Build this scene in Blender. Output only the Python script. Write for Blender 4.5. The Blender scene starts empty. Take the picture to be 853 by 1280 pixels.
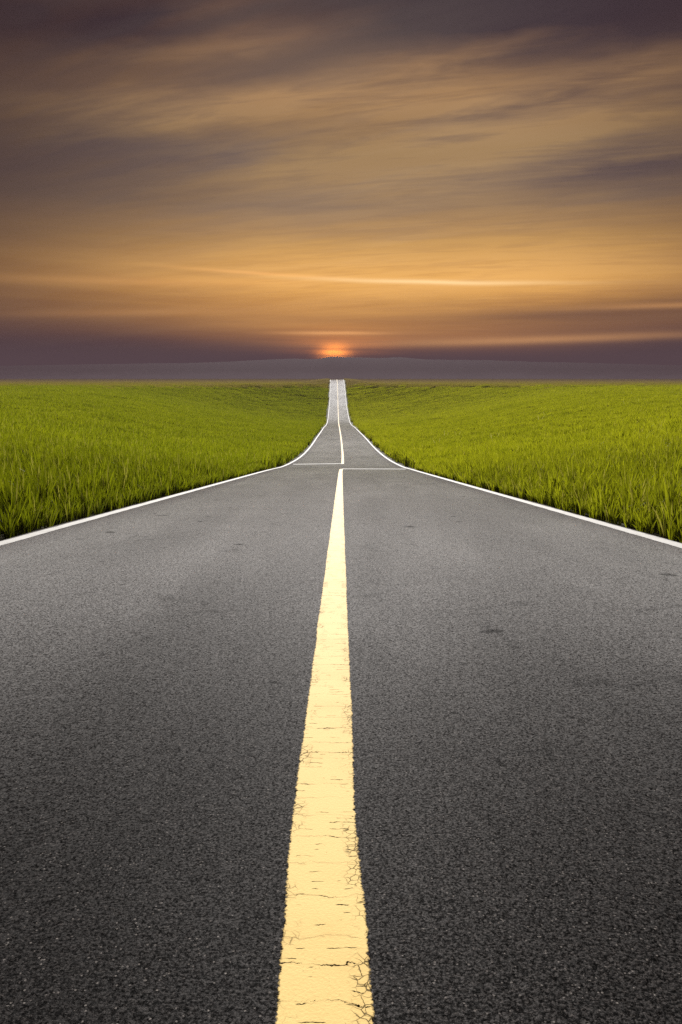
import bpy, math, random
import numpy as np
from mathutils import noise as mnoise, Vector, Quaternion

R = math.radians
scene = bpy.context.scene
col = scene.collection
rng = np.random.default_rng(7)
random.seed(7)

# ------------------------------------------------------------------ camera
F = 900.0                                  # focal length in photograph pixels (853 wide)
PITCH = math.atan(174 / 900)
CAM_Z = 0.967
cam_data = bpy.data.cameras.new('camera')
cam = bpy.data.objects.new('camera', cam_data)
col.objects.link(cam)
cam.location = (0.0, 0.0, CAM_Z)
cam.rotation_euler = (math.pi / 2 - PITCH, 0, 0)
cam_data.sensor_fit = 'HORIZONTAL'
cam_data.sensor_width = 36.0
cam_data.lens = 36.0 * F / 853.0
cam_data.clip_start = 0.05
cam_data.clip_end = 60000
scene.camera = cam

# ------------------------------------------------------------------ node helper
class NT:
    def __init__(self, tree):
        self.t = tree
        self.n = tree.nodes
    def node(self, kind, **props):
        nd = self.n.new(kind)
        for k, v in props.items():
            setattr(nd, k, v)
        return nd
    def put(self, sock, v):
        if isinstance(v, bpy.types.NodeSocket):
            self.t.links.new(v, sock)
        elif v is not None:
            sock.default_value = v
    def m(self, op, a, b=None, c=None, clamp=False):
        nd = self.node('ShaderNodeMath', operation=op, use_clamp=clamp)
        for i, v in enumerate((a, b, c)):
            self.put(nd.inputs[i], v)
        return nd.outputs[0]
    def vm(self, op, a, b=None):
        nd = self.node('ShaderNodeVectorMath', operation=op)
        self.put(nd.inputs[0], a)
        if b is not None:
            self.put(nd.inputs[1], b)
        return nd.outputs[0]
    def xyz(self, x, y, z):
        nd = self.node('ShaderNodeCombineXYZ')
        for i, v in enumerate((x, y, z)):
            self.put(nd.inputs[i], v)
        return nd.outputs[0]
    def sep(self, v):
        nd = self.node('ShaderNodeSeparateXYZ')
        self.put(nd.inputs[0], v)
        return nd.outputs
    def noise(self, v, scale=1.0, detail=3.0, rough=0.55, dist=0.0, dim='3D', w=None):
        nd = self.node('ShaderNodeTexNoise', noise_dimensions=dim)
        if v is not None:
            self.put(nd.inputs['Vector'], v)
        if w is not None:
            self.put(nd.inputs['W'], w)
        self.put(nd.inputs['Scale'], scale)
        self.put(nd.inputs['Detail'], detail)
        self.put(nd.inputs['Roughness'], rough)
        self.put(nd.inputs['Distortion'], dist)
        return nd.outputs['Fac']
    def voro(self, v, scale, feature='F1', out='Distance', rand=1.0, dim='3D', w=None):
        nd = self.node('ShaderNodeTexVoronoi', feature=feature, voronoi_dimensions=dim)
        if v is not None:
            self.put(nd.inputs['Vector'], v)
        if w is not None:
            self.put(nd.inputs['W'], w)
        self.put(nd.inputs['Scale'], scale)
        self.put(nd.inputs['Randomness'], rand)
        return nd.outputs[out]
    def rng(self, v, a, b, c=0.0, d=1.0, smooth=True):
        nd = self.node('ShaderNodeMapRange', interpolation_type='SMOOTHSTEP' if smooth else 'LINEAR')
        for i, x in enumerate((v, a, b, c, d)):
            self.put(nd.inputs[i], x)
        return nd.outputs[0]
    def ramp(self, fac, stops, interp='LINEAR'):
        nd = self.node('ShaderNodeValToRGB')
        cr = nd.color_ramp
        cr.interpolation = interp
        while len(cr.elements) < len(stops):
            cr.elements.new(0.5)
        for e, (p, c) in zip(cr.elements, stops):
            e.position = p
            e.color = (c[0], c[1], c[2], 1)
        self.put(nd.inputs[0], fac)
        return nd.outputs[0]
    def mix(self, f, a, b, blend='MIX'):
        nd = self.node('ShaderNodeMix', data_type='RGBA', blend_type=blend)
        nd.clamp_factor = True
        self.put(nd.inputs[0], f)
        self.put(nd.inputs[6], a if not isinstance(a, tuple) else (*a, 1) if len(a) == 3 else a)
        self.put(nd.inputs[7], b if not isinstance(b, tuple) else (*b, 1) if len(b) == 3 else b)
        return nd.outputs[2]
    def bump(self, h, strength, dist):
        nd = self.node('ShaderNodeBump')
        self.put(nd.inputs['Height'], h)
        self.put(nd.inputs['Strength'], strength)
        self.put(nd.inputs['Distance'], dist)
        return nd.outputs[0]

def s2l(r, g, b):
    def f(u):
        u /= 255.0
        return u / 12.92 if u <= 0.04045 else ((u + 0.055) / 1.055) ** 2.4
    return (f(r), f(g), f(b))

# ------------------------------------------------------------------ sky
SUN_EL = 21.0
SUN_AZ = 0.0
world = bpy.data.worlds.new('World')
scene.world = world
world.use_nodes = True
w = NT(world.node_tree)
w.n.clear()
wout = w.node('ShaderNodeOutputWorld')
sky = w.node('ShaderNodeTexSky', sky_type='NISHITA')
sky.sun_disc = False
sky.sun_elevation = R(SUN_EL)
sky.sun_rotation = R(SUN_AZ)
sky.dust_density = 3.0
bg_clear = w.node('ShaderNodeBackground')
w.put(bg_clear.inputs[0], sky.outputs[0])
bg_clear.inputs[1].default_value = 0.05
dirv = w.vm('NORMALIZE', w.node('ShaderNodeTexCoord').outputs['Generated'])
dx, dy, dz = w.sep(dirv)
EL = w.m('MULTIPLY', w.m('ARCSINE', dz), 180 / math.pi)
AZ = w.m('MULTIPLY', w.m('ARCTAN2', dx, dy), 180 / math.pi)
elc = w.m('MAXIMUM', EL, 0.0)
t30 = w.m('DIVIDE', elc, 30.0, clamp=True)
# cloud sheets projected on a layer overhead
zc = w.m('ADD', w.m('MAXIMUM', dz, 0.0), 0.10)
U = w.m('DIVIDE', dx, zc)
V = w.m('DIVIDE', dy, zc)
def sheet(rot, su, sv, off):
    c, s = math.cos(R(rot)), math.sin(R(rot))
    u2 = w.m('ADD', w.m('MULTIPLY', U, c), w.m('MULTIPLY', V, s))
    v2 = w.m('SUBTRACT', w.m('MULTIPLY', V, c), w.m('MULTIPLY', U, s))
    return w.xyz(w.m('MULTIPLY', u2, su), w.m('MULTIPLY', v2, sv), off)
big = w.noise(sheet(-20, 0.50, 1.25, 3.1), 1.0, 3.0, 0.5, 0.35)
fib = w.noise(sheet(-26, 0.9, 4.6, 11.7), 1.0, 4.0, 0.55, 0.30)
veil = w.m('ADD', w.m('MULTIPLY', big, 0.58), w.m('MULTIPLY', fib, 0.42))
veil = w.rng(veil, 0.38, 0.64)
# long level streaks low in the sky
AZs = w.m('ADD', AZ, 0.0)
tilt = w.m('ADD', EL, w.m('MULTIPLY', AZ, 0.022))
st1 = w.noise(w.xyz(w.m('MULTIPLY', AZ, 0.030), w.m('MULTIPLY', tilt, 0.50), 5.3), 1.0, 3.0, 0.5, 0.3)
st2 = w.noise(w.xyz(w.m('MULTIPLY', AZ, 0.06), w.m('MULTIPLY', tilt, 2.1), 1.9), 1.0, 3.0, 0.6, 0.2)
streak = w.m('ADD', w.m('MULTIPLY', st1, 0.74), w.m('MULTIPLY', st2, 0.26))
streak = w.rng(streak, 0.30, 0.72)
low = w.rng(EL, 14.0, 7.0)
nfac = w.m('ADD', w.m('MULTIPLY', veil, w.m('SUBTRACT', 1.0, low)), w.m('MULTIPLY', streak, low))
def stops(rows):
    return [(e / 30.0, s2l(*c)) for e, c in rows]
dark = w.ramp(t30, stops([(0.0, (88, 66, 74)), (1.2, (100, 70, 70)), (2.5, (176, 108, 60)), (4.2, (220, 148, 70)), (7.0, (230, 162, 78)),
                          (9.5, (172, 130, 84)), (12.0, (112, 92, 82)), (15.5, (86, 72, 76)), (19.0, (72, 54, 56)), (22.5, (44, 32, 44)), (27.0, (28, 21, 38))]))
lite = w.ramp(t30, stops([(0.0, (110, 78, 76)), (1.2, (170, 108, 70)), (2.5, (280, 188, 86)), (4.2, (290, 208, 96)), (7.0, (284, 212, 110)),
                          (9.5, (228, 174, 98)), (12.0, (172, 138, 98)), (15.5, (172, 138, 94)), (19.0, (172, 132, 88)), (22.5, (122, 90, 68)), (27.0, (60, 45, 52))]))
# cloud masses and streaks of this evening's sky: azimuth, elevation, half length, half thickness (degrees), tilt, weight
def where(px, py):
    v = Vector(((px - 426.5) / F, 1.0, (640 - py) / F))
    yy = v.y * math.cos(PITCH) + v.z * math.sin(PITCH)
    zz = v.z * math.cos(PITCH) - v.y * math.sin(PITCH)
    return math.degrees(math.atan2(v.x, yy)), math.degrees(math.atan2(zz, math.hypot(v.x, yy)))
wa = w.noise(w.xyz(w.m('MULTIPLY', AZ, 0.10), w.m('MULTIPLY', EL, 0.22), 2.0), 1.0, 3.0, 0.55)
wb = w.noise(w.xyz(w.m('MULTIPLY', AZ, 0.07), w.m('MULTIPLY', EL, 0.20), 9.0), 1.0, 4.0, 0.6)
def mass(rows, warp):
    tot = None
    for (px, py, hl, ht, tl, wt) in rows:
        a0, e0 = where(px, py)
        k = 1 / 15.7
        da = w.m('SUBTRACT', w.m('ADD', AZ, w.m('MULTIPLY', w.m('SUBTRACT', wa, 0.5), 9.0 * warp)), a0)
        de = w.m('SUBTRACT', w.m('ADD', EL, w.m('MULTIPLY', w.m('SUBTRACT', wb, 0.5), 5.0 * warp)), e0)
        c, s_ = math.cos(R(tl)), math.sin(R(tl))
        p = w.m('DIVIDE', w.m('ADD', w.m('MULTIPLY', da, c), w.m('MULTIPLY', de, s_)), hl * k)
        q = w.m('DIVIDE', w.m('SUBTRACT', w.m('MULTIPLY', de, c), w.m('MULTIPLY', da, s_)), ht * k)
        e = w.m('MULTIPLY', w.m('EXPONENT', w.m('MULTIPLY', w.m('ADD', w.m('MULTIPLY', p, p), w.m('MULTIPLY', q, q)), -1.0)), wt)
        tot = e if tot is None else w.m('ADD', tot, e)
    return tot
bright = mass([(300, 130, 190, 15, 11, .55), (120, 128, 120, 14, 6, .35), (575, 85, 130, 14, 12, .55), (545, 132, 75, 15, 4, .5),
               (690, 168, 110, 12, 5, .5), (790, 92, 110, 16, 8, .45), (830, 194, 90, 8, 3, .5), (250, 14, 80, 8, 10, .45), (300, 52, 150, 10, 8, .4),
               (640, 150, 260, 50, 4, .28), (470, 215, 240, 50, 0, .30), (580, 335, 330, 48, 0, .58)], 0.55)
dull = mass([(180, 24, 70, 15, 8, .7), (0, 20, 110, 26, 4, .5), (720, 8, 260, 32, -3, .9), (20, 200, 260, 34, 2, .20), (330, 175, 150, 26, 8, .25),
             (560, 95, 110, 9, 10, .4), (800, 208, 110, 16, 3, .5), (680, 118, 200, 8, 8, .3)], 0.55)
lowdull = mass([(800, 390, 190, 17, 1, .75), (640, 395, 120, 7, 0, .3), (60, 400, 200, 26, 2, .45), (560, 376, 110, 10, 1, .25)], 0.12)
wisp = w.noise(sheet(-14, 2.6, 11.5, 7.7), 1.0, 5.0, 0.60, 0.35)
bright = w.m('MULTIPLY', bright, w.m('ADD', 0.55, w.m('MULTIPLY', w.rng(wisp, 0.30, 0.70), 0.85)))
nfac = w.m('ADD', w.m('MULTIPLY', nfac, 0.50), 0.19)
nfac = w.m('ADD', nfac, w.m('MULTIPLY', w.m('SUBTRACT', wisp, 0.5), w.m('MULTIPLY', w.m('SUBTRACT', 1.0, low), 0.22)))
nfac = w.m('SUBTRACT', w.m('ADD', nfac, bright), w.m('MULTIPLY', dull, 0.75), clamp=True)
cl = w.mix(nfac, dark, lite)
cl = w.mix(w.m('MULTIPLY', dull, 0.30), cl, s2l(58, 44, 52))
cl = w.mix(w.m('MULTIPLY', lowdull, 0.8), cl, s2l(112, 76, 56))
# the sky darkens away from the sunset along the horizon
absaz = w.m('ABSOLUTE', w.m('ADD', AZ, -4.0))
side = w.rng(absaz, 3.0, 22.0)
side = w.m('MULTIPLY', side, w.rng(EL, 4.6, 1.4))
cl = w.mix(w.m('MULTIPLY', side, 0.92), cl, s2l(44, 26, 26))
cl = w.mix(w.m('MULTIPLY', w.rng(absaz, 6.0, 36.0), 0.84), cl, s2l(46, 28, 26))
# level bars of lit cloud above the hills, and the glow where the sun has just gone down
lit = mass([(640, 426, 190, 4.5, 1, .8), (418, 416, 60, 2.2, 0, 1.0), (150, 391, 120, 4.5, 2, .12), (840, 382, 90, 3, 0, .28), (200, 352, 190, 5, 1, .14), (330, 342, 90, 2, -3, .3)], 0.05)
cl = w.mix(w.m('MULTIPLY', lit, 0.75), cl, (2.2, 1.05, 0.32))
glow = mass([(418, 443, 16, 9, 0, 1.0), (425, 434, 55, 16, 0, .08)], 0.0)
glow = w.m('MULTIPLY', glow, w.m('ADD', 0.60, w.m('MULTIPLY', w.rng(st2, 0.4, 0.6), 0.5)))
cl = w.mix(w.m('MINIMUM', glow, 1.0), cl, (15.0, 4.3, 0.5))
# one long bright streak of cirrus, sagging to the right
bend = w.m('ADD', w.m('ADD', 6.95, w.m('MULTIPLY', AZ, -0.030)), w.m('MULTIPLY', w.m('SUBTRACT', w.noise(w.xyz(w.m('MULTIPLY', AZ, 0.06), 0.0, 4.0), 1.0, 2.0, 0.5), 0.5), 0.4))
sy = w.m('DIVIDE', w.m('SUBTRACT', EL, bend), 0.16)
sa = w.m('DIVIDE', w.m('SUBTRACT', AZ, 7.0), 8.5)
sg = w.m('EXPONENT', w.m('MULTIPLY', w.m('ADD', w.m('MULTIPLY', sy, sy), w.m('MULTIPLY', sa, sa)), -1.0))
cl = w.mix(w.m('MULTIPLY', sg, 0.8), cl, (1.75, 1.18, 0.55))
bg_cloud = w.node('ShaderNodeBackground')
w.put(bg_cloud.inputs[0], cl)
bg_cloud.inputs[1].default_value = 0.57
cover = w.rng(veil, 0.0, 1.0, 0.988, 0.999)
ms = w.node('ShaderNodeMixShader')
w.put(ms.inputs[0], cover)
w.t.links.new(bg_clear.outputs[0], ms.inputs[1])
w.t.links.new(bg_cloud.outputs[0], ms.inputs[2])
w.t.links.new(ms.outputs[0], wout.inputs[0])

# ------------------------------------------------------------------ sun behind thin cloud
sun_data = bpy.data.lights.new('sun', 'SUN')
sun_data.energy = 5.0
sun_data.angle = R(14)
sun_data.color = (1.0, 0.97, 0.925)
sun = bpy.data.objects.new('sun', sun_data)
col.objects.link(sun)
sun.rotation_euler = Vector((math.sin(R(SUN_AZ)) * math.cos(R(SUN_EL)), math.cos(R(SUN_AZ)) * math.cos(R(SUN_EL)), math.sin(R(SUN_EL)))).to_track_quat('Z', 'Y').to_euler()

scene.view_settings.view_transform = 'Standard'
scene.view_settings.look = 'None'
scene.view_settings.gamma = 1.0
scene.view_settings.exposure = 0.9
scene.cycles.use_denoising = False
scene.cycles.volume_bounces = 1
scene.cycles.max_bounces = 8

# ------------------------------------------------------------------ helpers
def new_mat(name):
    m = bpy.data.materials.new(name)
    m.use_nodes = True
    nt = NT(m.node_tree)
    nt.n.clear()
    out = nt.node('ShaderNodeOutputMaterial')
    return m, nt, out

def mesh_obj(name, verts, faces, mat=None, parent=None, smooth=True):
    me = bpy.data.meshes.new(name)
    me.from_pydata([tuple(v) for v in verts], [], [tuple(int(i) for i in f) for f in faces])
    if smooth:
        me.polygons.foreach_set('use_smooth', [True] * len(me.polygons))
    me.update()
    o = bpy.data.objects.new(name, me)
    col.objects.link(o)
    if mat:
        me.materials.append(mat)
    if parent:
        o.parent = parent
    return o

def hermite(xs, ys):
    """monotone cubic through the points"""
    xs = np.array(xs, float); ys = np.array(ys, float)
    h = np.diff(xs); dl = np.diff(ys) / h
    m = np.zeros_like(ys)
    m[0], m[-1] = dl[0], dl[-1]
    for i in range(1, len(xs) - 1):
        if dl[i - 1] * dl[i] > 0:
            a, b = 2 * h[i] + h[i - 1], h[i] + 2 * h[i - 1]
            m[i] = (a + b) / (a / dl[i - 1] + b / dl[i])
    def f(q):
        q = np.asarray(q, float)
        i = np.clip(np.searchsorted(xs, q) - 1, 0, len(h) - 1)
        qq = np.clip(q, xs[0], xs[-1])
        t = (qq - xs[i]) / h[i]
        return ((2 * t**3 - 3 * t**2 + 1) * ys[i] + (t**3 - 2 * t**2 + t) * h[i] * m[i]
                + (-2 * t**3 + 3 * t**2) * ys[i + 1] + (t**3 - t**2) * h[i] * m[i + 1])
    return f

def smooth01(t):
    t = np.clip(t, 0, 1)
    return t * t * (3 - 2 * t)

# ------------------------------------------------------------------ the lie of the land (metres, y runs away along the road)
# road level along y: falls away at one in ten from the camera, bottoms out, climbs to a crest
W_ROAD = 7.0
HALF = W_ROAD / 2
def lie(row, width):
    zc_ = F * W_ROAD / width
    yd = (row - 640) / F * zc_
    return (zc_ * math.cos(PITCH) - yd * math.sin(PITCH), CAM_Z - zc_ * math.sin(PITCH) - yd * math.cos(PITCH))
SL = 0.105
prof = [(-400, 3.2), (-60, 3.0), (-25, 2.2), (-8, 0.84)]
for y_ in (0, 3, 8, 15, 25, 34, 42):
    prof.append((y_, -SL * y_))
for row, wd in ((569.5, 103), (559, 81), (548, 63), (536, 42.5), (525.5, 27.5), (508, 22.2), (491, 19.5), (475, 16.6)):
    prof.append(lie(row, wd))
ycrest, zcrest = prof[-1]
prof += [(ycrest + 22, zcrest + 0.05), (ycrest + 60, zcrest - 2.4), (ycrest + 105, zcrest - 5.5), (ycrest + 300, zcrest - 10), (2300, zcrest - 14.6), (12000, zcrest - 14.6)]
road_z = hermite([p[0] for p in prof], [p[1] for p in prof])
road_c = hermite([-400, 0, 30, 45, 62, 80, 102, 152, 240, 290, 322, 384, 460, 700, 12000],
                 [-0.045, -0.045, -0.02, 0.10, 0.14, 0.10, 0.0, -0.30, -0.85, -1.22, -1.46, -2.1, -3.2, -9, -9])
# the fields lie almost level beside the cutting
field_z = hermite([-400, -25, -8, 0, 8, 14, 24, 40, 70, 130, 220, 400, 900, 1500, 2300, 12000],
                  [3.2, 2.2, 0.84, 0, -0.86, -1.32, -1.72, -2.1, -2.5, -3.1, -3.8, -4.9, -9.5, -13.5, -17.5, -17.5])
def land(x, y):
    x = np.asarray(x, float); y = np.asarray(y, float)
    rz, fz = road_z(y), field_z(y)
    dist = np.abs(x - road_c(y)) - (HALF + 0.25)
    wid = 4.0 + 7.5 * np.abs(fz - rz)
    t = smooth01(dist / wid)
    z = rz * (1 - t) + fz * t
    z = z + smooth01((y - ycrest - 108) / 160) * (1 - t) * (fz - rz)
    return z

# ------------------------------------------------------------------ materials
def asphalt_nodes(nt):
    geo = nt.node('ShaderNodeNewGeometry')
    P = geo.outputs['Position']
    v1 = nt.voro(P, 300.0, 'F1', 'Distance')
    c1 = nt.voro(P, 300.0, 'F1', 'Color')
    v2 = nt.voro(P, 165.0, 'F1', 'Distance')
    c2 = nt.voro(P, 165.0, 'F1', 'Color')
    grit = nt.noise(P, 150.0, 5.0, 0.80)
    mid = nt.noise(P, 45.0, 5.0, 0.7)
    lar = nt.noise(P, 0.9, 4.0, 0.6, 0.4)
    band = nt.noise(nt.vm('MULTIPLY', P, (1.3, 0.10, 1.0)), 1.0, 3.0, 0.55)
    worn = nt.noise(nt.vm('MULTIPLY', P, (0.35, 0.16, 1.0)), 1.0, 5.0, 0.62, 0.5)
    stone = nt.m('MULTIPLY', nt.m('POWER', nt.sep(c1)[0], 2.5), nt.m('ADD', 0.35, nt.m('MULTIPLY', nt.sep(c2)[1], 0.9)))
    base = nt.mix(stone, s2l(20, 19, 20), s2l(150, 144, 140))
    base = nt.mix(nt.m('MULTIPLY', nt.rng(grit, 0.50, 0.43), 0.92), base, s2l(5, 5, 5))
    base = nt.mix(nt.m('MULTIPLY', nt.rng(grit, 0.53, 0.60), 0.80), base, s2l(134, 130, 128))
    base = nt.mix(nt.m('MULTIPLY', nt.rng(worn, 0.42, 0.66), 0.20), base, s2l(88, 86, 87))
    base = nt.mix(nt.m('MULTIPLY', nt.rng(band, 0.46, 0.62), 0.30), base, s2l(20, 19, 20))
    # bright chips
    chip = nt.rng(nt.sep(nt.voro(P, 170.0, 'F1', 'Color'))[1], 0.945, 0.955)
    chip = nt.m('MULTIPLY', chip, nt.rng(nt.voro(P, 170.0, 'F1', 'Distance'), 0.45, 0.3))
    base = nt.mix(nt.m('MULTIPLY', chip, 0.9), base, s2l(235, 228, 220))
    # oil drips and short tar scars
    warp = nt.node('ShaderNodeTexNoise')
    nt.put(warp.inputs['Vector'], P); warp.inputs['Scale'].default_value = 7.0; warp.inputs['Detail'].default_value = 4
    wq = nt.vm('ADD', P, nt.vm('MULTIPLY', nt.vm('SUBTRACT', warp.outputs['Color'], (0.5, 0.5, 0.5)), (0.22, 0.30, 0.0)))
    sd = nt.voro(wq, 1.15, 'F1', 'Distance', 1.0, '2D')
    sc_ = nt.sep(nt.voro(wq, 1.15, 'F1', 'Color', 1.0, '2D'))[0]
    rad = nt.m('MULTIPLY', nt.m('POWER', sc_, 3.0), 0.11)
    spot = nt.rng(nt.m('DIVIDE', sd, nt.m('ADD', rad, 0.001)), 1.1, 0.5)
    base = nt.mix(nt.m('MULTIPLY', spot, 0.75), base, s2l(14, 13, 14))
    scar = nt.voro(nt.vm('MULTIPLY', wq, (1.0, 0.5, 1.0)), 1.3, 'DISTANCE_TO_EDGE', 'Distance', 1.0, '2D')
    scar = nt.m('MULTIPLY', nt.rng(scar, 0.026, 0.005), nt.rng(nt.noise(P, 1.5, 3.0, 0.5), 0.54, 0.62))
    base = nt.mix(nt.m('MULTIPLY', scar, 0.4), base, s2l(15, 14, 15))
    base = nt.mix(1.0, base, (0.40, 0.39, 0.39), 'MULTIPLY')
    # relief of the stones
    hgt = nt.m('ADD', nt.m('MULTIPLY', nt.m('SUBTRACT', 1.0, v1), 0.5), nt.m('MULTIPLY', nt.m('SUBTRACT', 1.0, v2), 0.9))
    hgt = nt.m('ADD', hgt, nt.m('MULTIPLY', grit, 2.2))
    hgt = nt.m('ADD', hgt, nt.m('MULTIPLY', mid, 0.8))
    nrm = nt.bump(hgt, 1.0, 0.0030)
    rough = nt.rng(worn, 0.35, 0.65, 0.50, 0.44)
    # stone faces polished by tyres glint, the tar between them does not
    gloss = nt.m('MULTIPLY', nt.m('ADD', 0.25, nt.m('MULTIPLY', nt.rng(grit, 0.42, 0.60), 1.5)), 0.0030)
    # dust: scoured off the high stones, missing from the oil spots and scars
    g2 = nt.m('ADD', nt.m('MULTIPLY', nt.noise(P, 70.0, 6.0, 0.88), 0.80), nt.m('MULTIPLY', nt.m('ADD', nt.sep(c1)[1], nt.sep(c2)[0]), 0.10))
    dust = nt.m('ADD', 0.10, nt.m('MULTIPLY', nt.rng(nt.m('ADD', nt.m('MULTIPLY', g2, 0.65), nt.m('MULTIPLY', grit, 0.35)), 0.44, 0.56), 1.80))
    dust = nt.m('MULTIPLY', dust, nt.rng(worn, 0.30, 0.70, 0.90, 1.09))
    dust = nt.m('MULTIPLY', dust, nt.rng(band, 0.40, 0.66, 1.05, 0.93))
    dust = nt.m('MULTIPLY', dust, nt.m('SUBTRACT', 1.0, nt.m('MAXIMUM', nt.m('MULTIPLY', spot, 0.55), nt.m('MULTIPLY', scar, 0.22))))
    dust = nt.m('MULTIPLY', dust, 0.80)
    dustc = nt.xyz(dust, dust, nt.m('MULTIPLY', dust, 1.01))
    flat = nt.bump(hgt, 1.0, 0.00035)
    return base, nrm, rough, gloss, flat, dustc

m_asphalt, nt, out = new_mat('asphalt')
base, nrm, rough, gloss, flat, dustc = asphalt_nodes(nt)
b = nt.node('ShaderNodeBsdfDiffuse')
nt.put(b.inputs['Color'], base); nt.put(b.inputs['Normal'], nrm); b.inputs['Roughness'].default_value = 0.6
g = nt.node('ShaderNodeBsdfGlossy')
nt.put(g.inputs['Roughness'], rough); nt.put(g.inputs['Normal'], flat)
g.inputs['Color'].default_value = (1.0, 0.98, 0.98, 1)
mx = nt.node('ShaderNodeMixShader')
nt.put(mx.inputs[0], gloss)
nt.t.links.new(b.outputs[0], mx.inputs[1]); nt.t.links.new(g.outputs[0], mx.inputs[2])
# pale dust lying in the pores
sh = nt.node('ShaderNodeBsdfSheen')
sh.distribution = 'MICROFIBER'
nt.put(sh.inputs['Color'], dustc)
sh.inputs['Roughness'].default_value = 0.285
ad = nt.node('ShaderNodeAddShader')
nt.t.links.new(mx.outputs[0], ad.inputs[0]); nt.t.links.new(sh.outputs[0], ad.inputs[1])
nt.t.links.new(ad.outputs[0], out.inputs[0])

def paint_mat(name, colour, stain, wear):
    m, nt, out = new_mat(name)
    P = nt.node('ShaderNodeNewGeometry').outputs['Position']
    x, y, z = nt.sep(P)
    # u runs across the line, stored on the strip
    att = nt.node('ShaderNodeAttribute', attribute_name='across')
    u = att.outputs['Fac']
    au = nt.m('ABSOLUTE', u)
    wob = nt.m('SUBTRACT', nt.noise(P, 16.0, 4.0, 0.65), 0.5)
    along = nt.m('ADD', y, nt.m('MULTIPLY', wob, 0.050))
    # cross cracks
    d1 = nt.voro(None, 9.5, 'DISTANCE_TO_EDGE', 'Distance', 1.0, '1D', along)
    id1 = nt.voro(None, 9.5, 'F1', 'Color', 1.0, '1D', along)
    thick = nt.m('MULTIPLY', nt.rng(nt.noise(P, 14.0, 2.0, 0.5), 0.40, 0.72), 0.017)
    part = nt.rng(nt.noise(nt.vm('MULTIPLY', P, (9.0, 3.0, 1.0)), 1.0, 2.0, 0.5), 0.40, 0.56)
    crack = nt.rng(nt.m('DIVIDE', d1, nt.m('ADD', nt.m('MULTIPLY', thick, part), 0.0012)), 1.3, 0.7)
    # fine broken cracks
    d2 = nt.voro(None, 33.0, 'DISTANCE_TO_EDGE', 'Distance', 1.0, '1D', nt.m('ADD', y, nt.m('MULTIPLY', wob, 0.03)))
    part2 = nt.rng(nt.noise(nt.vm('MULTIPLY', P, (22.0, 13.0, 1.0)), 1.0, 2.0, 0.5), 0.55, 0.64)
    crack2 = nt.m('MULTIPLY', nt.rng(d2, 0.05, 0.02), part2)
    # crazing beside both edges
    wv = nt.vm('ADD', P, nt.xyz(nt.m('MULTIPLY', wob, 0.03), nt.m('MULTIPLY', nt.m('SUBTRACT', nt.noise(P, 31.0, 2.0, 0.5), 0.5), 0.03), 0.0))
    d3 = nt.voro(wv, 52.0, 'DISTANCE_TO_EDGE', 'Distance')
    zone = nt.m('MULTIPLY', nt.rng(au, 0.45, 0.72), nt.rng(nt.noise(P, 6.5, 3.0, 0.6), 0.46, 0.60))
    craze = nt.m('MULTIPLY', nt.m('MULTIPLY', nt.rng(d3, 0.055, 0.02), 0.8), zone)
    pit = nt.rng(nt.noise(P, 110.0, 4.0, 0.75), 0.66, 0.70)
    pit = nt.m('MULTIPLY', pit, nt.rng(nt.noise(P, 7.0, 2.0, 0.5), 0.40, 0.62))
    gone = nt.m('MAXIMUM', nt.m('MAXIMUM', crack, crack2), nt.m('MAXIMUM', craze, pit))
    edge = nt.rng(nt.m('ADD', au, nt.m('MULTIPLY', nt.noise(P, 120.0, 3.0, 0.7), 0.22)), 1.04, 1.10)
    gone = nt.m('MAXIMUM', nt.m('MULTIPLY', gone, wear), edge, clamp=True)
    halo = nt.m('MAXIMUM', nt.rng(nt.m('DIVIDE', d1, 0.05), 1.0, 0.2), nt.m('MULTIPLY', nt.rng(d3, 0.18, 0.04), zone))
    stainf = nt.m('MULTIPLY', nt.m('MULTIPLY', halo, part), 0.30)
    blot = nt.rng(nt.noise(P, 3.2, 5.0, 0.65), 0.38, 0.72)
    colr = nt.mix(nt.m('MULTIPLY', blot, 0.45), colour, stain)
    colr = nt.mix(nt.m('MULTIPLY', nt.rng(nt.noise(P, 260.0, 2.0, 0.6), 0.52, 0.75), 0.30), colr, stain)
    colr = nt.mix(stainf, colr, tuple(c * 0.55 for c in stain))
    b = nt.node('ShaderNodeBsdfPrincipled')
    nt.put(b.inputs['Base Color'], colr)
    b.inputs['Roughness'].default_value = 0.75
    b.inputs['Specular IOR Level'].default_value = 0.10
    h = nt.m('ADD', nt.noise(P, 150.0, 3.0, 0.7), nt.m('MULTIPLY', nt.m('SUBTRACT', 1.0, gone), 0.8))
    nt.put(b.inputs['Normal'], nt.bump(h, 0.5, 0.0014))
    tr = nt.node('ShaderNodeBsdfTransparent')
    mx = nt.node('ShaderNodeMixShader')
    nt.put(mx.inputs[0], gone)
    nt.t.links.new(b.outputs[0], mx.inputs[1]); nt.t.links.new(tr.outputs[0], mx.inputs[2])
    nt.t.links.new(mx.outputs[0], out.inputs[0])
    return m
m_yellow = paint_mat('yellow road paint', (0.88, 0.655, 0.255), (0.78, 0.50, 0.16), 1.0)
m_white = paint_mat('white road paint', (0.68, 0.67, 0.65), (0.50, 0.48, 0.45), 0.7)

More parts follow.
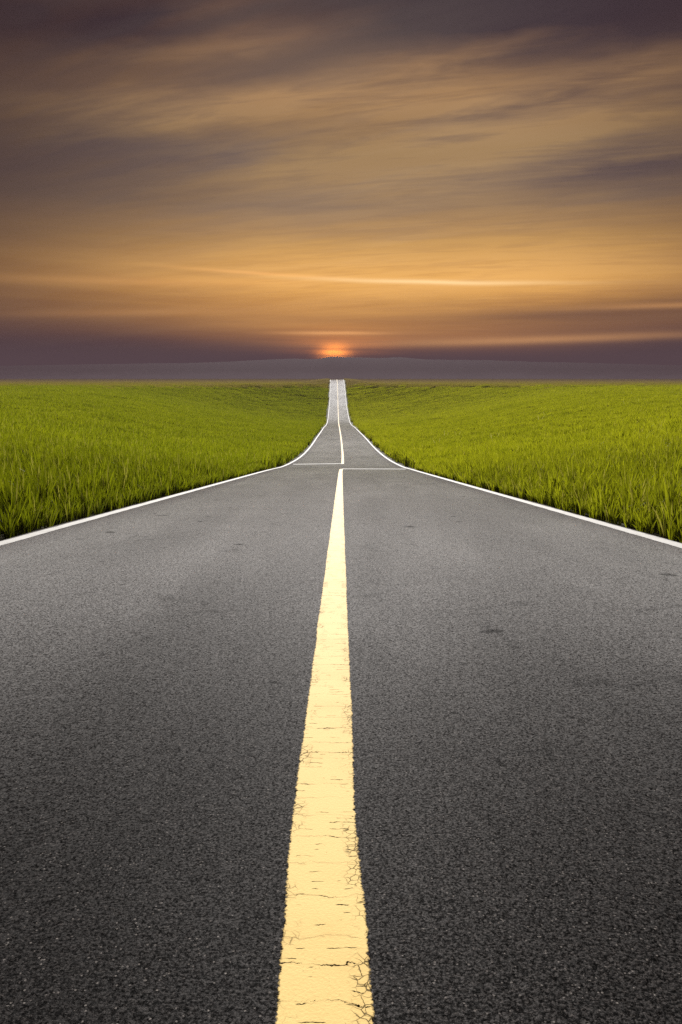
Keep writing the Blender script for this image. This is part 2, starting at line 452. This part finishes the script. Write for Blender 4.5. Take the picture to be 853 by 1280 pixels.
def leaf_mat(name, c_main, c_alt, c_dry):
    m, nt, out = new_mat(name)
    P = nt.node('ShaderNodeNewGeometry').outputs['Position']
    oi = nt.node('ShaderNodeObjectInfo').outputs['Random']
    att = nt.node('ShaderNodeAttribute', attribute_name='hue').outputs['Fac']
    big = nt.noise(nt.vm('MULTIPLY', P, (1.0, 1.0, 0.2)), 0.10, 3.0, 0.6)
    f = nt.m('ADD', nt.m('MULTIPLY', big, 0.8), nt.m('ADD', nt.m('MULTIPLY', oi, 0.25), nt.m('MULTIPLY', att, 0.45)))
    colr = nt.mix(nt.rng(f, 0.35, 1.05), c_main, c_alt)
    colr = nt.mix(nt.m('MULTIPLY', nt.rng(att, 0.92, 0.97), 0.7), colr, c_dry)
    d = nt.node('ShaderNodeBsdfDiffuse'); nt.put(d.inputs[0], colr)
    t = nt.node('ShaderNodeBsdfTranslucent'); nt.put(t.inputs[0], nt.mix(0.5, colr, nt.mix(1.0, colr, (1.5, 1.35, 0.4), 'MULTIPLY')))
    g = nt.node('ShaderNodeBsdfGlossy'); g.inputs['Roughness'].default_value = 0.45; g.inputs[0].default_value = (0.5, 0.5, 0.45, 1)
    a = nt.node('ShaderNodeMixShader'); a.inputs[0].default_value = 0.55
    nt.t.links.new(d.outputs[0], a.inputs[1]); nt.t.links.new(t.outputs[0], a.inputs[2])
    c = nt.node('ShaderNodeMixShader'); c.inputs[0].default_value = 0.035
    nt.t.links.new(a.outputs[0], c.inputs[1]); nt.t.links.new(g.outputs[0], c.inputs[2])
    nt.t.links.new(c.outputs[0], out.inputs[0])
    return m
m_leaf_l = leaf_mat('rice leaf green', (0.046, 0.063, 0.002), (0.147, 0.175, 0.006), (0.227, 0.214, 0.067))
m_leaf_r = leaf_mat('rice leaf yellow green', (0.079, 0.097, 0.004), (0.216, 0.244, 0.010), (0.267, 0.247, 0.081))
m_leaf_l_lit = leaf_mat('rice leaf green sunlit tone', (0.115, 0.150, 0.005), (0.209, 0.244, 0.010), (0.278, 0.264, 0.084))  # brighter copy of the near leaf, sunlit tips put into the colour
m_leaf_r_lit = leaf_mat('rice leaf yellow sunlit tone', (0.170, 0.202, 0.007), (0.278, 0.306, 0.014), (0.320, 0.293, 0.097))  # same for the right field: sunlit tips painted as lighter colour
m_leaf_f = leaf_mat('rice leaf olive', (0.165, 0.155, 0.034), (0.225, 0.205, 0.055), (0.25, 0.22, 0.09))  # olive crop, colour dulled further to fade towards the haze
m_leaf_haze = leaf_mat('rice leaf haze tone', (0.165, 0.140, 0.075), (0.215, 0.180, 0.105), (0.24, 0.21, 0.12))  # far crop greyed in its colour to imitate haze
m_sedge = leaf_mat('dark sedge', (0.052, 0.064, 0.007), (0.075, 0.087, 0.010), (0.093, 0.087, 0.029))

m_straw = leaf_mat('dry straw', (0.50, 0.47, 0.28), (0.60, 0.56, 0.36), (0.6, 0.56, 0.4))
m_ground, nt, out = new_mat('field ground')
P = nt.node('ShaderNodeNewGeometry').outputs['Position']
_, gy_, _ = nt.sep(P)
soil = nt.mix(nt.noise(P, 5.0, 5.0, 0.65), s2l(44, 42, 24), s2l(72, 68, 34))
far = nt.mix(nt.noise(nt.vm('MULTIPLY', P, (0.004, 0.012, 0.0)), 1.0, 4.0, 0.6), (0.070, 0.090, 0.018), (0.130, 0.120, 0.040))
gc = nt.mix(nt.rng(gy_, 60, 400), soil, far)
b = nt.node('ShaderNodeBsdfPrincipled')
nt.put(b.inputs['Base Color'], gc)
b.inputs['Roughness'].default_value = 0.95
b.inputs['Specular IOR Level'].default_value = 0.1
nt.put(b.inputs['Normal'], nt.bump(nt.noise(P, 9.0, 4.0, 0.7), 0.8, 0.05))
nt.t.links.new(b.outputs[0], out.inputs[0])

def hill_mat(name, a, bcol, s):
    m, nt, out = new_mat(name)
    P = nt.node('ShaderNodeNewGeometry').outputs['Position']
    c = nt.mix(nt.rng(nt.noise(P, s, 5.0, 0.65), 0.35, 0.65), a, bcol)
    # mist at the foot of the hills put in as paler colour, woods above
    hz_ = nt.m('ADD', nt.sep(P)[2], nt.m('MULTIPLY', nt.m('SUBTRACT', nt.noise(P, 0.006, 5.0, 0.65), 0.5), 34.0))
    c = nt.mix(nt.rng(hz_, 14.0, -20.0), c, (0.20, 0.175, 0.20))
    b = nt.node('ShaderNodeBsdfPrincipled')
    nt.put(b.inputs['Base Color'], c); b.inputs['Roughness'].default_value = 0.95; b.inputs['Specular IOR Level'].default_value = 0.05
    nt.t.links.new(b.outputs[0], out.inputs[0])
    return m
m_hill = hill_mat('wooded hill', (0.012, 0.009, 0.009), (0.020, 0.015, 0.014), 0.004)

# ------------------------------------------------------------------ ground sheet
def ysamples():
    a = list(np.arange(-400, -30, 20)) + list(np.arange(-30, 60, 1.0)) + list(np.arange(60, 560, 3.0)) + list(np.arange(560, 800, 12)) + list(np.geomspace(800, 12000, 30))
    return np.array(a)
ys = ysamples()
lat = np.concatenate([np.arange(0, 3.5, 0.875), np.arange(3.5, 12, 0.5), np.arange(12, 34, 1.5), np.geomspace(34, 12000, 26)])
lat = np.concatenate([-lat[:0:-1], lat])
verts, faces = [], []
for y_ in ys:
    cx = float(road_c(y_))
    X = cx + lat
    Z = land(X, np.full_like(X, y_)) - 0.05
    verts += list(zip(X, np.full_like(X, y_), Z))
n = len(lat)
for j in range(len(ys) - 1):
    for i in range(n - 1):
        a = j * n + i
        faces.append((a, a + 1, a + n + 1, a + n))
ground = mesh_obj('ground', verts, faces, m_ground)
ground['kind'] = 'structure'
ground['label'] = 'level earth of the rice fields on both sides of the road'

# ------------------------------------------------------------------ road
def strip(name, yv, left, right, lift, mat, parent=None, cols=1, skirt=0.0, crown=0.0):
    verts, faces, ac = [], [], []
    k = cols + 1
    for q, y_ in enumerate(yv):
        for i in range(k):
            t = i / cols
            x_ = left[q] * (1 - t) + right[q] * t
            verts.append((x_, y_, float(road_z(y_)) + lift))
            ac.append(t * 2 - 1)
    for j in range(len(yv) - 1):
        for i in range(cols):
            a = j * k + i
            faces.append((a, a + 1, a + k + 1, a + k))
    if skirt:
        base0 = len(verts)
        for q, y_ in enumerate(yv):
            for i in (0, cols):
                v = verts[q * k + i]
                s = -1 if i == 0 else 1
                verts.append((v[0] + s * skirt, v[1], v[2] - 0.07)); ac.append(s)
        for j in range(len(yv) - 1):
            faces.append((base0 + 2 * j, j * k, (j + 1) * k, base0 + 2 * j + 2))
            faces.append((j * k + cols, base0 + 2 * j + 1, base0 + 2 * j + 3, (j + 1) * k + cols))
    o = mesh_obj(name, verts, faces, mat, parent)
    at = o.data.attributes.new('across', 'FLOAT', 'POINT')
    at.data.foreach_set('value', np.array(ac, dtype=np.float32))
    return o

def wob(y_, amp, freq, seed):
    return np.array([amp * mnoise.noise(Vector((float(v) * freq, seed, 0.3))) for v in y_])
yr = np.concatenate([np.arange(-120, -10, 5.0), np.arange(-10, 60, 0.5), np.arange(60, ycrest + 106, 1.5)])
c = road_c(yr)
el_ = wob(yr, 0.05, 0.35, 1.1); er_ = wob(yr, 0.05, 0.35, 5.1)
road = strip('road', yr, c - HALF - 0.08 + el_, c + HALF + 0.08 + er_, 0.0, m_asphalt, cols=10, skirt=0.10)
road['kind'] = 'structure'
road['label'] = 'dark grey asphalt road dipping straight ahead and climbing to a far crest'

def fine_y(a, b):
    out_, v = [], a
    while v < b:
        out_.append(v)
        v += 0.006 if -0.2 < v < 4 else 0.02 if v < 10 else 0.1 if v < 40 else 0.8
    out_.append(b)
    return np.array(out_)
def line(name, ya, yb, offs, wid, mat, lift, jag, label):
    yv = fine_y(ya, yb)
    c0 = road_c(yv) + offs(yv)
    hw = wid(yv) / 2
    jl = wob(yv, jag, 55, 2.2) + wob(yv, jag * 0.8, 170, 3.3) + wob(yv, jag * 1.3, 3.1, 8.8)
    jr = wob(yv, jag, 55, 7.2) + wob(yv, jag * 0.8, 170, 6.3) + wob(yv, jag * 1.3, 3.1, 1.8)
    o = strip(name, yv, c0 - hw + jl, c0 + hw + jr, lift, mat, road, cols=2)
    o['label'] = label
    return o
wide = lambda a, b: (lambda y_: a + (b - a) * smooth01((y_ - 40) / 230))
line('centre_line', -20, 35.7, lambda y_: 0.019 * (1 - smooth01((y_ - 0.9) / 0.9)), wide(0.17, 0.17), m_yellow, 0.004, 0.003, 'cracked yellow centre line running away from the camera')
line('centre_line', 45.6, ycrest + 60, lambda y_: 0 * y_, wide(0.19, 0.28), m_yellow, 0.004, 0.003, 'thin yellow centre line beyond the white cross lines')
line('edge_line', -20, ycrest + 60, lambda y_: -HALF + 0.05 + 0 * y_, wide(0.165, 0.20), m_white, 0.004, 0.006, 'white edge line along the left verge')
line('edge_line', -20, ycrest + 60, lambda y_: HALF - 0.05 + 0 * y_, wide(0.17, 0.20), m_white, 0.004, 0.006, 'white edge line along the right verge')
def cross(ya, yb, xa, xb, th, label):
    """painted bar laid across one lane, a little domed"""
    verts, faces, ac = [], [], []
    N = 24
    rows = [(-0.5, 0.003), (-0.3, 0.013), (0.0, 0.018), (0.3, 0.013), (0.5, 0.003)]
    for i in range(N + 1):
        t = i / N
        x_ = xa + (xb - xa) * t; ym = ya + (yb - ya) * t
        for (r, h) in rows:
            y_ = ym + r * th
            verts.append((x_ + float(road_c(y_)), y_, float(road_z(y_)) + 0.003 + h)); ac.append(r)
    for i in range(N):
        for r in range(4):
            a = i * 5 + r
            faces.append((a, a + 5, a + 6, a + 1))
    o = mesh_obj('cross_line', verts, faces, m_white, road)
    at = o.data.attributes.new('across', 'FLOAT', 'POINT')
    at.data.foreach_set('value', np.array(ac, dtype=np.float32))
    o['label'] = label
cross(45.0, 46.2, -3.1, 0.06, 0.5, 'white cross line over the left lane')
cross(35.8, 35.4, 0.02, 3.2, 0.4, 'white cross line over the right lane')

# ------------------------------------------------------------------ rice, planted in hills
def blades_mesh(name, nb, radius, hmin, hmax, width, segs, mat, spread, square=False):
    verts, faces, hue = [], [], []
    for _ in range(nb):
        if square:
            px, py = (random.random() - .5) * radius * 2, (random.random() - .5) * radius * 2
            az = random.random() * 2 * math.pi
        else:
            rr = radius * math.sqrt(random.random()); az = random.random() * 2 * math.pi
            px, py = rr * math.cos(az), rr * math.sin(az)
            az += random.gauss(0, 0.5)
        h = random.uniform(hmin, hmax)
        lean = abs(random.gauss(0, spread)) + 0.02
        droop = abs(random.gauss(0, 0.16))
        wd = width * random.uniform(0.7, 1.3)
        fa = random.random() * math.pi
        bx, by = math.cos(fa), math.sin(fa)
        hu = random.random()
        base = len(verts)
        for s in range(segs + 1):
            t = s / segs
            off = h * (lean * t + droop * t ** 3)
            zz = h * t * (1 - 0.25 * droop * t * t)
            ww = wd * (0.55 + 0.9 * t if t < .4 else 0.91 * (1 - ((t - .4) / .6) ** 1.6)) * 0.5
            cx_, cy_ = px + off * math.cos(az), py + off * math.sin(az)
            if s == segs:
                verts.append((cx_, cy_, zz)); hue.append(hu)
            else:
                verts.append((cx_ - bx * ww, cy_ - by * ww, zz)); verts.append((cx_ + bx * ww, cy_ + by * ww, zz))
                hue += [hu, hu]
        for s in range(segs - 1):
            a = base + 2 * s
            faces.append((a, a + 1, a + 3, a + 2))
        a = base + 2 * (segs - 1)
        faces.append((a, a + 1, a + 2))
    me = bpy.data.meshes.new(name)
    me.from_pydata(verts, [], faces)
    me.polygons.foreach_set('use_smooth', [True] * len(me.polygons))
    me.materials.append(mat)
    at = me.attributes.new('hue', 'FLOAT', 'POINT')
    at.data.foreach_set('value', np.array(hue, dtype=np.float32))
    me.update()
    return bpy.data.objects.new(name, me)

def scatter(name, pts, rots, scls, pick, protos, label, category='rice crop'):
    """one object: a cloud of planting points, each grown into a hill of leaves"""
    me = bpy.data.meshes.new(name)
    me.from_pydata([tuple(p) for p in pts], [], [])
    a = me.attributes.new('rot', 'FLOAT_VECTOR', 'POINT'); a.data.foreach_set('vector', np.asarray(rots, dtype=np.float32).ravel())
    a = me.attributes.new('scl', 'FLOAT_VECTOR', 'POINT'); a.data.foreach_set('vector', np.asarray(scls, dtype=np.float32).ravel())
    a = me.attributes.new('pick', 'INT', 'POINT'); a.data.foreach_set('value', np.asarray(pick, dtype=np.int32))
    o = bpy.data.objects.new(name, me); col.objects.link(o)
    bag = bpy.data.collections.new(name + '_leaves')
    for p in protos:
        bag.objects.link(p)
    ng = bpy.data.node_groups.new(name + '_planting', 'GeometryNodeTree')
    ng.interface.new_socket('Geometry', in_out='INPUT', socket_type='NodeSocketGeometry')
    ng.interface.new_socket('Geometry', in_out='OUTPUT', socket_type='NodeSocketGeometry')
    N_ = ng.nodes; L = ng.links
    gi = N_.new('NodeGroupInput'); go = N_.new('NodeGroupOutput')
    ci = N_.new('GeometryNodeCollectionInfo')
    ci.inputs['Collection'].default_value = bag
    ci.inputs['Separate Children'].default_value = True
    ci.inputs['Reset Children'].default_value = True
    iop = N_.new('GeometryNodeInstanceOnPoints')
    iop.inputs['Pick Instance'].default_value = True
    def attr(nm, dt):
        q = N_.new('GeometryNodeInputNamedAttribute'); q.data_type = dt
        q.inputs['Name'].default_value = nm
        return q.outputs['Attribute']
    L.new(gi.outputs[0], iop.inputs['Points'])
    L.new(ci.outputs[0], iop.inputs['Instance'])
    L.new(attr('pick', 'INT'), iop.inputs['Instance Index'])
    e2r = N_.new('FunctionNodeEulerToRotation')
    L.new(attr('rot', 'FLOAT_VECTOR'), e2r.inputs[0])
    L.new(e2r.outputs[0], iop.inputs['Rotation'])
    L.new(attr('scl', 'FLOAT_VECTOR'), iop.inputs['Scale'])
    L.new(iop.outputs[0], go.inputs[0])
    md = o.modifiers.new('planting', 'NODES'); md.node_group = ng
    o['kind'] = 'stuff'
    o['label'] = label
    o['category'] = category
    return o

def spots(side, y0, y1, cell, edge, span=0.56, jit=0.42):
    """planting grid in rows beside the road, only where the camera (or one a few metres aside) could see"""
    out_ = []
    for y_ in np.arange(y0, y1, cell):
        xmax = max(span * y_ + 3.0, 8.0)
        xs_ = np.arange(HALF + edge, xmax, cell)
        yy = y_ + (rng.random(len(xs_)) - .5) * cell * 2 * jit
        xx = xs_ + (rng.random(len(xs_)) - .5) * cell * 2 * jit
        xx = np.maximum(xx, HALF + edge * (0.8 + 0.4 * rng.random(len(xs_))))
        out_.append(np.stack([road_c(yy) + side * xx, yy], 1))
    return np.concatenate(out_)

def slope_rots(p):
    e = 0.5
    gx = (land(p[:, 0] + e, p[:, 1]) - land(p[:, 0] - e, p[:, 1])) / (2 * e)
    gy = (land(p[:, 0], p[:, 1] + e) - land(p[:, 0], p[:, 1] - e)) / (2 * e)
    out_ = []
    for a, b in zip(gx, gy):
        q = Vector((0, 0, 1)).rotation_difference(Vector((-a, -b, 1)).normalized()) @ Quaternion((0, 0, 1), random.random() * 6.283)
        e_ = q.to_euler(); out_.append((e_.x, e_.y, e_.z))
    return np.array(out_)

def field(side, mat, mat_lit, label):
    protos, PT, RT, SC, PK = [], [], [], [], []
    def kinds(n_, **kw):
        ids = []
        for _ in range(n_):
            ids.append(len(protos))
            protos.append(blades_mesh('rice_leaves_%02d' % len(protos), **kw))     # collection order is by name
        return np.array(ids)
    def sow(p, z, rots, scls, ids):
        PT.append(np.column_stack([p, z])); RT.append(rots); SC.append(scls); PK.append(ids[rng.integers(0, len(ids), len(p))])
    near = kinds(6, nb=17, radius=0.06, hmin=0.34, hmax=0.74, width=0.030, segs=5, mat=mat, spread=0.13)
    lit_near = kinds(4, nb=17, radius=0.06, hmin=0.34, hmax=0.74, width=0.030, segs=5, mat=mat_lit, spread=0.13)
    mid = kinds(3, nb=120, radius=0.5, hmin=0.45, hmax=0.90, width=0.062, segs=3, mat=mat_lit, spread=0.13, square=True)
    bright = kinds(3, nb=330, radius=1.6, hmin=0.55, hmax=1.15, width=0.12, segs=2, mat=mat_lit, spread=0.13, square=True)
    olive = kinds(3, nb=420, radius=1.6, hmin=0.5, hmax=0.95, width=0.085, segs=2, mat=m_leaf_f, spread=0.13, square=True)
    hazed = kinds(2, nb=420, radius=1.6, hmin=0.45, hmax=0.85, width=0.085, segs=2, mat=m_leaf_haze, spread=0.13, square=True)
    sedge = kinds(2, nb=420, radius=1.7, hmin=0.55, hmax=1.0, width=0.085, segs=2, mat=m_sedge, spread=0.16, square=True)
    vast = kinds(2, nb=420, radius=6.0, hmin=0.6, hmax=1.1, width=0.32, segs=2, mat=m_leaf_haze, spread=0.10, square=True)
    # single hills of rice near the camera
    p = spots(side, 3.5, 36, 0.175, 0.26)
    k = len(p)
    big = np.array([mnoise.noise(Vector((a * .5, b * .5, side * 3.0))) for a, b in p])
    sc = (0.92 + 0.25 * big + rng.normal(0, .12, k)).clip(0.5, 1.4)
    dist = np.abs(p[:, 0] - road_c(p[:, 1])) - HALF
    sc = sc * (0.50 + 0.50 * smooth01((dist - 0.15) / 0.8))
    sow(p, land(p[:, 0], p[:, 1]) - 0.06, np.column_stack([rng.normal(0, .07, k), rng.normal(0, .07, k), rng.random(k) * 6.283]), np.column_stack([sc ** .5, sc ** .5, sc]), near)
    lit_mask = rng.random(k) < smooth01((p[:, 1] - 9) / 30)  # further off, more clumps take the leaf with painted sunlight
    PK[-1] = np.where(lit_mask, lit_near[rng.integers(0, len(lit_near), k)], PK[-1])
    # square metres of it further off
    p = spots(side, 36, 150, 0.92, 0.85, 0.54, 0.25)
    k = len(p)
    big = np.array([mnoise.noise(Vector((a * .15, b * .15, side * 3.0))) for a, b in p])
    sc = (0.95 + 0.28 * big + rng.normal(0, .10, k)).clip(.5, 1.4)
    sow(p, land(p[:, 0], p[:, 1]) - 0.05, slope_rots(p), np.column_stack([np.ones(k), np.ones(k), sc]), mid)
    # blocks: bright up to the sedge bund, olive beyond it
    p = np.concatenate([spots(side, 150, ycrest + 112, 2.8, 2.4, 0.52, 0.16), spots(side, ycrest + 112, 620, 2.8, 1.4 - HALF, 0.52, 0.16)])
    fall = (CAM_Z - land(p[:, 0], p[:, 1])) / p[:, 1]
    fall = fall + 0.0004 * np.array([mnoise.noise(Vector((a * .03, b * .03, 1.0))) for a, b in p])
    keep = (np.array([mnoise.noise(Vector((a * .02, side * 5.0, 4.0))) for a, b in p]) > (-0.3 if side > 0 else 0.1)) & (rng.random(len(p)) < 0.6)
    isb = (fall > 0.0205) & (fall < 0.0218) & keep
    fz_ = fall + rng.normal(0, 0.0015, len(p))
    lit_far, hazy = fz_ >= 0.0212, fz_ < 0.0160  # nearer blocks get the painted sunlit leaf, farthest the haze-greyed one
    for sel, ids in ((lit_far, bright), (~lit_far & ~hazy, olive), (hazy, hazed), (isb, sedge)):
        if sel is not isb:
            sel = sel & ~isb
        q = p[sel]; k = len(q)
        sow(q, land(q[:, 0], q[:, 1]) - 0.08, slope_rots(q), np.column_stack([np.ones(k), np.ones(k), rng.normal(1, .10, k).clip(.6, 1.4)]), ids)
    p = np.concatenate([spots(side, 622, 2250, 11.0, 0.5 - HALF, 0.52, 0.2)])
    k = len(p)
    sow(p, land(p[:, 0], p[:, 1]) - 0.1, np.column_stack([np.zeros(k), np.zeros(k), rng.random(k) * 6.283]), np.ones((k, 3)), vast)
    if side > 0:
        # a few pale dry stalks arching over the crop
        ids = kinds(3, nb=4, radius=0.3, hmin=1.0, hmax=1.35, width=0.035, segs=6, mat=m_straw, spread=0.5)
        p = np.array([(4 + 9 * a, 45 + 70 * b) for a, b in ((.9, .55), (2.2, .6), (2.5, .7), (3.4, .62), (3.7, .66), (1.1, .3), (1.0, .5), (4.3, .6), (.6, .35), (4.6, .66))])
        k = len(p)
        sow(p, land(p[:, 0], p[:, 1]) - 0.05, np.column_stack([np.zeros(k), np.zeros(k), rng.random(k) * 6.283]), np.ones((k, 3)), ids)
    scatter('rice_crop', np.concatenate(PT), np.concatenate(RT), np.concatenate(SC), np.concatenate(PK), protos, label)
field(-1, m_leaf_l, m_leaf_l_lit, 'dense green rice crop filling the field left of the road')
field(1, m_leaf_r, m_leaf_r_lit, 'yellow-green rice crop filling the field right of the road')

# ------------------------------------------------------------------ hills on the horizon
def ridge(name, y0, depth, half, top, mat, label, seed):
    xs_ = np.linspace(-half, half, 420)
    rows = 13
    verts, faces = [], []
    for j in range(rows):
        t = j / (rows - 1)
        for x_ in xs_:
            shape = math.sin(math.pi * t) ** 1.1
            n_ = mnoise.fractal(Vector((x_ * 0.0022, t * 1.2, seed)), 0.9, 2.2, 6)
            h = (top(x_) * (1 + 0.10 * n_)) * shape
            verts.append((x_, y0 + depth * t + 30 * n_, -21 + h))
    m_ = len(xs_)
    for j in range(rows - 1):
        for i in range(m_ - 1):
            a = j * m_ + i
            faces.append((a, a + 1, a + m_ + 1, a + m_))
    o = mesh_obj(name, verts, faces, mat)
    o['kind'] = 'structure'; o['label'] = label
    return o
def top_far(x_):
    b = 0
    for cx_, hh, ww in ((-35, 12, 50), (60, 9, 70), (235, 8, 90), (-230, 4, 110)):
        b += hh * math.exp(-((x_ - cx_) / ww) ** 2)
    return 52 + 27 * math.exp(-((x_ - 60) / 800) ** 2) + b
ridge('hills', 2300, 1500, 6000, top_far, m_hill, 'low dark wooded hills under the sunset glow', 2.0)

# ------------------------------------------------------------------ haze
def box(name, x0, x1, y0, y1, z0, z1):
    v = [(x, y, z) for x in (x0, x1) for y in (y0, y1) for z in (z0, z1)]
    f = [(0, 1, 3, 2), (4, 6, 7, 5), (0, 4, 5, 1), (2, 3, 7, 6), (0, 2, 6, 4), (1, 5, 7, 3)]
    return mesh_obj(name, v, f, None, None, False)
hz = box('haze', -13000, 13000, -500, 13000, -31, 92)
hm = bpy.data.materials.new('evening haze')
hm.use_nodes = True
h = NT(hm.node_tree); h.n.clear()
ho = h.node('ShaderNodeOutputMaterial')
pv = h.node('ShaderNodeVolumePrincipled')
pv.inputs['Color'].default_value = (0.128, 0.087, 0.110, 1)
pv.inputs['Density'].default_value = 0.00070
pv.inputs['Density Attribute'].default_value = ''
pv.inputs['Anisotropy'].default_value = 0.0
h.t.links.new(pv.outputs[0], ho.inputs['Volume'])
hm.cycles.homogeneous_volume = True
hz.data.materials.append(hm)
hz['kind'] = 'stuff'
hz['label'] = 'mauve evening haze over the far fields'
